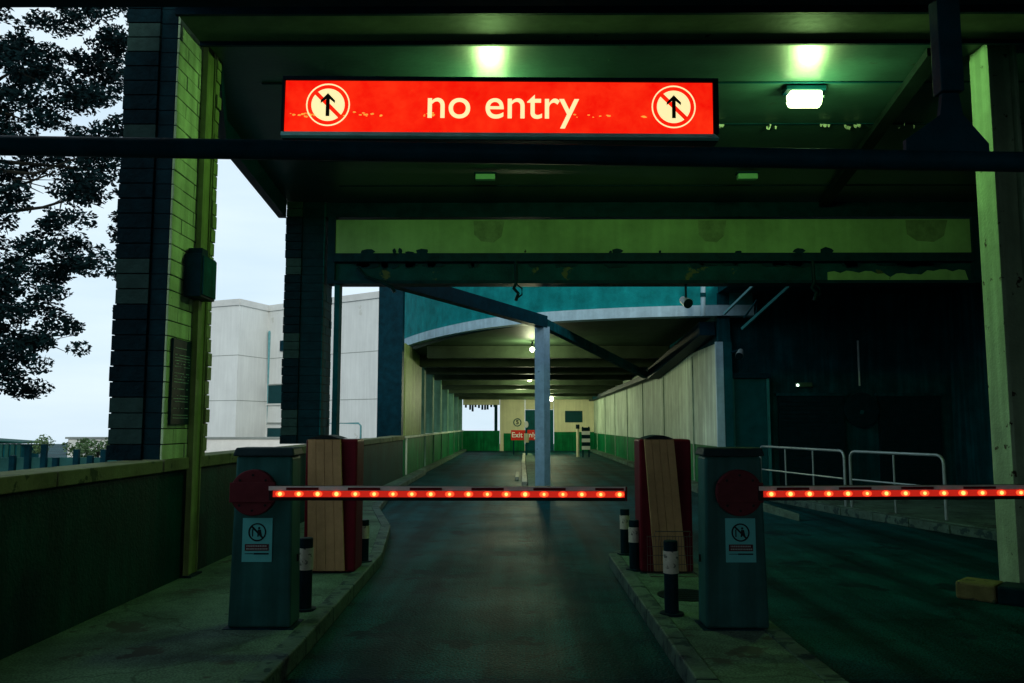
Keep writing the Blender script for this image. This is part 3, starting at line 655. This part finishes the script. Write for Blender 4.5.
# far wall with opening, door and window
FY = 47.2
def fw(nm, a, b, c, d, m, y0=0, y1=.25): return MB().box(a, b, FY + y0, FY + y1, c, d).build(nm, m, tn)
fw('far_dado', -3.1, -1.0, 0, 1.15, dadogreen, -.02); fw('far_pier', -.98, .45, 0, 3.1, farcream); fw('far_pier_edge', -.98, -.78, 0, 1.15, farcream, -.05, -.002)
fw('far_dado', -.76, .43, 0, 1.0, dadogreen, -.03, -.003)
fw('far_lintel', -3.1, -1.0, 2.62, 3.1, farcream)
fw('far_lintel', .47, 2.1, 2.35, 3.1, farcream); fw('far_void', .47, 2.1, 0, 2.34, doord, .3, .5)
fw('far_wall', 2.12, 4.4, 1.08, 3.1, farcream); fw('far_dado', 2.12, 4.4, 0, 1.078, dadogreen, -.02)
fw('far_window', 2.75, 3.75, 1.62, 2.28, glassd, -.03, -.004)
q = MB(); x = -3.0
while x < -1.35:
    q.box(x, x + .12, FY + .05, FY + .06, 2.6 - random.uniform(.08, .4), 2.62); x += random.uniform(.13, .26)
tag(q.build('hanging_tatters', steeldark, tn), kind='stuff')
fw('opening_frame', -1.3, -1.12, 1.152, 2.62, steeldark, .02, .2)
# round 5 sign on the far wall
s5 = thing('speed_limit_sign', (.02, FY - .03, 1.9), 'small round speed limit sign reading 5 on the far cream wall', 'sign')
MB().prismY(discXZ(.02, 1.62, .23, 24), FY - .03, FY - .01).build('plate', farcream, s5)
q = MB(); ringXZ(q, .02, 1.62, .18, .235, FY - .037, FY - .031, 24); q.build('ring', doord, s5)
text('5', .34, (.02, FY - .04, 1.62), ink, s5, off=.012)
es = thing('exit_board', (.33, 41.5, .5), 'small red board with white lettering facing the far end of the middle kerb', 'sign')
MB().box(-.30, 1.35, 41.5, 41.54, .72, 1.22).build('board', exitred, es)
text('Exit only', .36, (.36, 41.49, .97), whitep, es, off=.004)
for X in (-.2, 1.2): MB().box(X, X + .06, 41.545, 41.6, .0, 1.2).build('leg', steeldark, es)
kp = thing('keep_left_bollard', (.42, 37, .12), 'small post with white oval head on the centre kerb in front of the red board', 'bollard')
MB().tube([(.42, 37, .13), (.42, 37, 1.35)], .05, 10).build('post', doord, kp, smooth=True)
MB().prismY([(.42 + .09 * math.cos(a), 1.5 + .15 * math.sin(a)) for a in [2 * math.pi * i / 20 for i in range(20)]], 36.97, 37.0).build('head', whitep, kp)
MB().tube([(.42, 36.98, .7), (.42, 36.98, 1.1)], .11, 10).build('band', farcream, kp)
bsr = thing('striped_barrier', (3.35, 38, .0), 'black and white striped barrier boards stacked at the far right wall', 'barrier')
q = MB(); q2 = MB()
for i in range(6):
    (q if i % 2 else q2).box(2.98, 3.36, 38, 38.05, .35 + i * .17, .35 + i * .17 + .165)
q2.build('white_stripes', whitep, bsr); q.build('black_stripes', black, bsr)
MB().box(3.0, 3.06, 38.055, 38.1, 0.0, 1.4).build('leg', steeldark, bsr); MB().box(3.28, 3.34, 38.055, 38.1, 0.0, 1.4).build('leg', steeldark, bsr)
yp = thing('yellow_post', (2.8, 38.5, 0), 'slim yellow post left of the striped boards', 'post')
MB().tube([(2.83, 38.5, 0), (2.83, 38.5, 1.3)], .07, 10).build('shaft', farcream, yp); MB().tube([(2.83, 38.5, 1.302), (2.83, 38.5, 1.5)], .09, 10).build('head', black, yp)

# blue post and raking beam
bp = thing('blue_post', (.55, 17.75, 0), 'pale blue square steel post standing at the tip of the centre kerb', 'post')
q = MB(); a = .12; c = [(.55 + a * math.cos(R(t_)) * 1.414, 17.75 + a * math.sin(R(t_)) * 1.414) for t_ in (10, 100, 190, 280)]
q.prism(c, .0, 3.62); q.build('shaft', blueposts, bp, bevel=.006)
rb = thing('raking_beam', (-1, 15.5, 3.8), 'dark steel beam running from the portal beam down to the blue post top', 'beam', 'dark beams meeting at the blue post')
MB().beam((-2.2, 13.35, 3.93), (.58, 17.75, 3.72), .2, .26).build('beam_section', steeldark, rb)
rb2 = thing('raking_beam', (2, 20, 3.6), 'dark steel beam running from the blue post to the right ramp wall', 'beam', 'dark beams meeting at the blue post')
MB().beam((.6, 17.9, 3.70), (4.1, 26, 3.05), .16, .2).build('beam_section', darkcon, rb2)
bt = thing('bulb_lamp', (.42, 22.6, 3.6), 'bright round bulb lamp just left of the blue post top', 'lamp', 'lit lamps along the covered ramp')
def bulbl(t, X, Y, Z, e, r=.07):
    import bmesh
    q = MB(); n = 12; m2 = 6
    vs = []; fs = []
    for i in range(m2 + 1):
        th = math.pi * i / m2
        for j in range(n): vs.append((X + r * math.sin(th) * math.cos(2 * math.pi * j / n), Y + r * math.sin(th) * math.sin(2 * math.pi * j / n), Z + r * math.cos(th)))
    for i in range(m2):
        for j in range(n): fs.append((i * n + j, i * n + (j + 1) % n, (i + 1) * n + (j + 1) % n, (i + 1) * n + j))
    q.add(vs, fs); q.build('bulb', bulb, t, smooth=True)
    MB().tube([(X, Y, Z + r), (X, Y, zc(Y))], .02, 8).build('stem', steeldark, t)
    light('lamp_light', 'POINT', (X, Y, Z - r - .12), e, (.92, 1, .58), t, .1)
bulbl(bt, .42, 22.6, 3.57, 120)
b2 = thing('bulb_lamp', (.5, 33, 3.3), 'small round bulb lamp in the middle of the ramp ceiling', 'lamp', 'lit lamps along the covered ramp')
bulbl(b2, .5, 32.9, 3.3, 170, .09)
b3 = thing('bulb_lamp', (1.8, 43.5, 2.9), 'far round bulb lamp right of the blue post', 'lamp', 'lit lamps along the covered ramp')
bulbl(b3, 1.8, 43.2, 2.85, 220, .12)
bb = thing('tube_lamp', (.1, 37.9, 3.3), 'wide glowing ceiling lamp fitting left of the blue post', 'lamp', 'lit lamps along the covered ramp')
MB().box(-.6, 1.0, 37.9, 38.15, 3.20, 3.30).build('diffuser', lens2, bb, bevel=.02); MB().box(-.65, 1.05, 37.88, 38.17, 3.302, 3.38).build('housing', steeldark, bb)
light('lamp_light', 'POINT', (.2, 38.0, 3.0), 200, (.92, 1, .58), bb, .2)

# ---------------------------------------------------------------- dark service yard on the right
sy = thing('service_bay', (7, 18, 0), 'dark recessed service bay with closed shutters behind the guard rails', 'building')
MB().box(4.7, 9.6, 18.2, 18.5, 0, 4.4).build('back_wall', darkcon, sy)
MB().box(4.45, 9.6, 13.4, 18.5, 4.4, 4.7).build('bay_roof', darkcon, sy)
for a, b in ((5.75, 7.2), (7.95, 9.3)):
    q = MB().box(a, b, 18.12, 18.19, .12, 2.12).build('shutter', black, sy)
    MB().box(a - .06, b + .06, 18.1, 18.195, 2.125, 2.19).build('shutter_head', darkcon, sy)
    s_ = MB(); z = .2
    while z < 2.05: s_.box(a + .02, b - .02, 18.10, 18.118, z, z + .07); z += .09
    s_.build('slats', black, q)
q = MB().box(4.76, 5.46, 18.02, 18.19, .12, 2.5).build('door', doord, sy, bevel=.01)
MB().box(4.68, 5.56, 17.95, 18.195, 2.505, 2.62).build('door_hood', steeldark, sy, bevel=.01)
MB().box(4.70, 4.755, 17.98, 18.195, .12, 2.5).build('door_jamb', mat('jamb', (.03, .18, .18), .5), sy)
MB().box(5.465, 5.52, 17.98, 18.195, .12, 2.5).build('door_jamb', MATS['jamb'], sy)
MB().tube([(7.55, 18.12, 2.35), (7.55, 18.12, 3.35)], .025, 8).build('conduit', galv, sy)
rs = thing('round_plate', (7.55, 18.1, 1.8), 'dark round plate fixed between the two shutters', 'plate')
MB().prismY(discXZ(7.55, 1.82, .38, 30), 18.06, 18.1).build('disc', black, rs, bevel=.008); MB().prismY([(7.5, 1.74), (7.57, 1.72), (7.6, 1.8), (7.53, 1.82)], 18.05, 18.058).build('mark', doord, rs)
el_ = thing('emergency_light', (6.3, 18.1, 2.35), 'small emergency light with a bright indicator dot above the left shutter', 'lamp')
MB().box(6.15, 6.5, 18.08, 18.19, 2.32, 2.42).build('case', mat('case_green', (.04, .09, .05), .5), el_, bevel=.01); MB().prismY(discXZ(6.17, 2.36, .03, 12), 18.06, 18.078).build('indicator', greenled, el_)
# guard rails
def rail(pa, pb, lab, mids=(.5,)):
    pa = Vector(pa); pb = Vector(pb); t = thing('guard_rail', (pa.x, pa.y, .12), lab, 'railing', 'galvanised guard rails along the right kerb')
    def at(f, z): v = pa.lerp(pb, f); return (v.x, v.y, z)
    h = 1.05; d = (pb - pa).length; c = .12 / d
    pts = [at(0, .12), at(0, h - .12)] + [at(c * (1 - math.cos(R(a))), h - .12 + .12 * math.sin(R(a))) for a in (22, 45, 67, 90)] + [at(1 - c * (1 - math.cos(R(a))), h - .12 + .12 * math.sin(R(a))) for a in (90, 67, 45, 22)] + [at(1, h - .12), at(1, .12)]
    MB().tube(pts, .024, 10).build('frame', galv, t, smooth=True)
    for f in mids: MB().tube([at(f, .12), at(f, h - .025)], .016, 8).build('upright', galv, t, smooth=True)
    MB().tube([at(.02, .58), at(.98, .58)], .016, 8).build('mid_rail', galv, t, smooth=True)
rail((6.24, 12.15), (5.62, 14.0), 'nearer guard rail with one middle upright beside the right column')
rail((5.58, 14.15), (5.05, 17.2), 'farther guard rail with sloping lines just right of the barrier cabinet', (.33, .66))
# pipes and struts under the bay roof
sp = thing('steel_strut', (4.6, 15, 3.6), 'pair of pale diagonal struts under the deck right of the drum', 'strut')
def upx(x, y, Y):
    p_ = math.atan(83 / 820); xc = (x - 512) / 820; yc = (341.5 - y) / 820
    Yc = math.cos(p_) - yc * math.sin(p_); Z = math.sin(p_) + yc * math.cos(p_); X = xc * math.cos(R(.35)) - Yc * math.sin(R(.35)); Yv = Yc * math.cos(R(.35)) + xc * math.sin(R(.35))
    return (X * Y / Yv, Y, 1.5 + Z * Y / Yv)
MB().beam(upx(724, 314, 15.5), upx(757, 282, 14.6), .04, .04).build('strut', MATS['pipe_teal'], sp)
MB().beam(upx(742, 329, 15.5), upx(796, 280, 14.6), .05, .05).build('strut', MATS['jamb'], sp)
MB().tube([upx(744, 318, 15.45), upx(757, 300, 15.2), upx(756, 316, 15.3)], .02, 6).build('strut_tie', darkcon, sp)
wp = thing('vent_pipe', (4.1, 17.4, 3.8), 'short pale blue vertical pipe at the right end of the drum rim', 'pipe')
MB().tube([upx(703, 316, 17.4), upx(703, 270, 17.4)], .05, 10).build('pipe', rimblue, wp, smooth=True); MB().tube([upx(703, 297, 17.4), upx(703, 293, 17.4)], .06, 10).build('collar', darkcon, wp)
def spot(loc, aim, lab, nm, cat):
    t = thing(nm, loc, lab, cat); l0 = Vector(loc); d = (Vector(aim) - l0).normalized()
    MB().tube([l0 - d * .12, l0 + d * .08], .06, 12, r1=.085).build('housing', galv, t, smooth=True); MB().tube([l0 + d * .082, l0 + d * .09], .078, 12).build('front_glass', black, t)
    return t
l1 = Vector(upx(740, 354, 17)); s1 = spot(l1, l1 + Vector((-.5, -1, -.8)), 'small grey spotlight camera aimed down at the lane above the dark door', 'security_camera', 'camera')
MB().tube([l1, l1 + Vector((.05, .2, .1)), l1 + Vector((.05, 1.18, .12))], .02, 6).build('bracket', steeldark, s1)
l2 = Vector(upx(686, 302, 13.1)); s2 = spot(l2, l2 + Vector((.3, -1, -.5)), 'small spotlight hanging on a rod under the portal beam by the drum rim', 'spotlight', 'lamp')
MB().tube([l2 + Vector((0, 0, .05)), (l2.x, l2.y, 4.1)], .018, 8).build('rod', steeldark, s2)

# ---------------------------------------------------------------- outside: pale building, low wall, shed, railings, plants
ob = thing('concrete_building', (-12, 47, 0), 'pale rendered concrete block building with drainpipe seen through the left openings', 'building')
fp = [(-19, 46.6), (-15.4, 45), (-14.55, 47.6), (-6.25, 41.8), (-4.6, 46), (-4.6, 62), (-19, 62)]
MB().prism(fp, 0, 8.4).build('walls', outcon, ob)
def cap(p0, p1, z0, z1, t, o, m, nm):
    a = Vector(p0); b = Vector(p1); d = (b - a).normalized(); nn = Vector((d.y, -d.x)) * o
    MB().hexa([(a.x + nn.x, a.y + nn.y, z0), (b.x + nn.x, b.y + nn.y, z0), (b.x, b.y, z0), (a.x, a.y, z0)],
              [(a.x + nn.x, a.y + nn.y, z1), (b.x + nn.x, b.y + nn.y, z1), (b.x, b.y, z1), (a.x, a.y, z1)]).build(nm, m, ob)
cpm = mat('outdoor_cap', (.58, .60, .58), .8, .1, 2, bump=.1)
jn = mat('outdoor_joint', (.25, .28, .26), .8, .2, 2, bump=0)
for a, b in zip(fp[:4], fp[1:4]):
    cap(a, b, 8.1, 8.45, 0, .06, cpm, 'roof_coping')
    for z in (5.3, 2.8): cap(a, b, z, z + .035, 0, .006, jn, 'panel_joint')
def onwall(a, b, f): a = Vector(a); b = Vector(b); return a.lerp(b, f)
W0, W1 = (-14.55, 47.6), (-6.25, 41.8)
def wq(f0, f1, z0, z1, nm, m, o=.03, par_=None):
    a = onwall(W0, W1, f0); b = onwall(W0, W1, f1); d = (b - a).normalized(); nn = Vector((d.y, -d.x)) * o
    return MB().hexa([(a.x + nn.x, a.y + nn.y, z0), (b.x + nn.x, b.y + nn.y, z0), (b.x, b.y, z0), (a.x, a.y, z0)], [(a.x + nn.x, a.y + nn.y, z1), (b.x + nn.x, b.y + nn.y, z1), (b.x, b.y, z1), (a.x, a.y, z1)]).build(nm, m, par_ or ob)
wf = wq(.02, .145, 2.7, 3.75, 'window', glassd); wq(.015, .15, 2.6, 2.698, 'window_sill', cpm, .08, wf); wq(.015, .15, 3.752, 3.82, 'window_frame', jn, .05, wf)
wq(.02, .2, 1.55, 1.62, 'ledge', jn, .08); wq(.02, .2, .3, 1.3, 'window', glassd)
wq(.115, .16, 5.7, 6.3, 'wall_vent', steeldark, .08)
pp = onwall(W0, W1, -.02); MB().tube([(-14.45, 47.55, 6.9), (-14.45, 47.5, 6.8), (-14.45, 47.5, 1.2)], .09, 8).build('drainpipe', pipeteal, ob); MB().tube([(-14.0, 47.35, 6.75), (-14.0, 47.35, 2.0)], .05, 8).build('drainpipe', pipeteal, ob)
lw = thing('low_white_wall', (-12, 33, 0), 'low white wall strip beyond the parapet at the foot of the pale building', 'wall')
MB().box(-18, -8.2, 33, 33.3, 0, .92).build('wall', whitep, lw); MB().box(-18.1, -8.1, 32.95, 33.35, .925, 1.0).build('coping', jn, lw)
sh = thing('flat_roofed_shed', (-24, 36, 0), 'dark green corrugated shed beyond the fence at far left', 'shed')
MB().box(-26, -21.7, 36, 37.4, 0, .62).build('base', darkcon, sh)
q = MB(); x = -26
while x < -21.8: q.box(x, x + .16, 35.94, 36.0, 0, .66); x += .26
q.build('corrugation', mat('shed_green', (.012, .06, .05), .6), sh); MB().hexa([(-26.2, 35.8, 1.0), (-21.5, 35.8, .68), (-21.5, 37.5, .68), (-26.2, 37.5, 1.0)], [(-26.2, 35.8, 1.06), (-21.5, 35.8, .74), (-21.5, 37.5, .74), (-26.2, 37.5, 1.06)]).build('roof', MATS['shed_green'], sh)
MB().hexa([(-26, 35.95, .663), (-21.7, 35.95, .663), (-21.7, 37.4, .663), (-26, 37.4, .663)], [(-26, 35.95, .98), (-21.7, 35.95, .69), (-21.7, 37.4, .69), (-26, 37.4, .98)]).build('gable', MATS['shed_green'], sh)
fn = thing('palisade_fence', (-9, 16, 0), 'row of dark fence posts with wire showing just above the left parapet', 'fence')
fq = MB(); x = -10.2; rnd = random.Random(3)
while x < -6.6:
    hgt = rnd.choice((.86, .9, .95, 1.02, 1.12)); MB().box(x, x + .1, 16, 16.08, 0, hgt).build('post', steeldark, fn); x += rnd.uniform(.22, .42)
MB().box(-10.4, -6.5, 16.1, 16.13, .5, .86).build('mesh_panel', mat('fence_teal', (.02, .09, .09), .6), fn)

def leaf_cloud(centres, n, size, rad, rng):
    q = MB()
    for c, r in centres:
        for _ in range(int(n * (r / rad) ** 2)):
            while True:
                v = Vector((rng.uniform(-1, 1), rng.uniform(-1, 1), rng.uniform(-1, 1)))
                if v.length < 1: break
            p = Vector(c) + Vector((v.x, v.y, v.z * .6)) * r
            a = Vector((rng.gauss(0, 1), rng.gauss(0, 1), rng.gauss(0, .6))).normalized(); b = a.cross(Vector((rng.gauss(0, 1), rng.gauss(0, 1), rng.gauss(0, 1)))).normalized()
            s = size * rng.uniform(.6, 1.3)
            q.add([p - a * s, p + b * s * .45 - a * s * .2, p + a * s, p - b * s * .45 - a * s * .2], [(0, 1, 2, 3)])
    return q
rng = random.Random(11)
tr = thing('leafy_tree', (-11.0, 14.5, 0), 'large dark leafy tree filling the sky left of the near pier', 'tree')
tk = MB(); tk.tube([(-11.0, 14.5, 0), (-10.9, 14.4, 2.2), (-10.6, 14.3, 4.2), (-10.3, 14.2, 7)], .28, 10, r1=.12); tk.build('trunk', bark, tr, smooth=True)
lm = MB(); cent = []
for i in range(16):
    z = rng.uniform(2.6, 8.2); s0 = Vector((-10.8 + (z - 2) * .08, 14.4, min(7, z - .3))); tx_ = rng.uniform(-9.6, -7.3); tz = z + rng.uniform(-.6, 1.0)
    e = Vector((tx_, 14.4 + rng.uniform(-1.3, 1.3), max(2.4, tz)))
    if e.z < 4.2: e.x = min(e.x, -8.6)
    m1 = s0.lerp(e, .35) + Vector((0, 0, rng.uniform(.05, .4))); m3 = s0.lerp(e, .7) + Vector((0, 0, rng.uniform(-.1, .25)))
    lm.tube([s0, m1, m3, e], .055, 6, r1=.012)
    for k in range(4):
        f = rng.uniform(.3, 1); c0 = s0.lerp(e, f); lm.tube([c0, c0 + Vector((rng.uniform(-.2, .6), rng.gauss(0, .3), rng.uniform(-.5, .4)))], .014, 5, r1=.005)
lm.build('limbs', bark, tr)
def gap(x, z):   # openings in the crown, metres in the plane through the trunk
    for gx, gz, ra, rb in ((-7.55, 7.15, .42, .26), (-7.6, 3.62, .62, .24), (-7.35, 3.05, .5, .35), (-8.9, 4.9, .14, .1), (-8.6, 8.6, .3, .16), (-9.3, 3.35, .2, .25), (-7.8, 2.35, .75, .40), (-8.4, 5.9, .25, .12), (-9.0, 7.0, .2, .15)):
        if ((x - gx) / ra) ** 2 + ((z - gz) / rb) ** 2 < 1: return True
    return z < 1.95 + max(0, x + 8.6) * .3
while len(cent) < 900:
    X = rng.uniform(-13.5, -6.95); Z = rng.uniform(1.95, 9.8); Y = 14.4 + rng.uniform(-1.2, 1.2)
    k = 14.4 / Y
    if gap(X * k, (Z - 1.5) * k + 1.5): continue
    cent.append(((X, Y, Z), rng.uniform(.10, .36)))
leaf_cloud(cent, 230, .05, .34, rng).build('crown', leafm, tr)
bs = thing('small_bush', (-12.7, 25, 0), 'small pale green bush behind the fence left of the near pier', 'bush')
MB().tube([(-12.7, 25, 0), (-12.7, 25, .9)], .04, 6).build('stem', bark, bs)
leaf_cloud([((-12.9 + rng.gauss(0, .34), 25 + rng.gauss(0, .3), rng.uniform(.4, .98)), .26) for _ in range(14)], 70, .06, .3, rng).build('foliage', leafl, bs)

for X, Y, Z, nb_, lb in ((-19.6, 34, .6, 8, 'low thin shrub between the shed and the bush at far left'), (-14.6, 28, .6, 7, 'low dark shrub just left of the pale green bush')):
    sb = thing('small_bush', (X, Y, 0), lb, 'bush')
    MB().tube([(X, Y, 0), (X, Y, .6)], .04, 6).build('stem', bark, sb)
    leaf_cloud([((X + rng.gauss(0, .45), Y + rng.gauss(0, .3), rng.uniform(.4, .95)), .28) for _ in range(nb_)], 80, .06, .3, rng).build('foliage', leafl, sb)
pr_ = thing('pipe_rail', (-8, 34, 0), 'thin teal pipe handrail in front of the pale building right of the farther pier', 'railing')
MB().tube([(-8.6, 34, .9), (-8.6, 34, 1.55), (-6.55, 34, 1.55), (-6.45, 34, 1.45), (-6.45, 34, 0)], .04, 8).build('rail', pipeteal, pr_, smooth=True)
MB().tube([(-8.6, 34, .0), (-8.6, 34, .89)], .035, 8).build('rail_post', pipeteal, pr_)
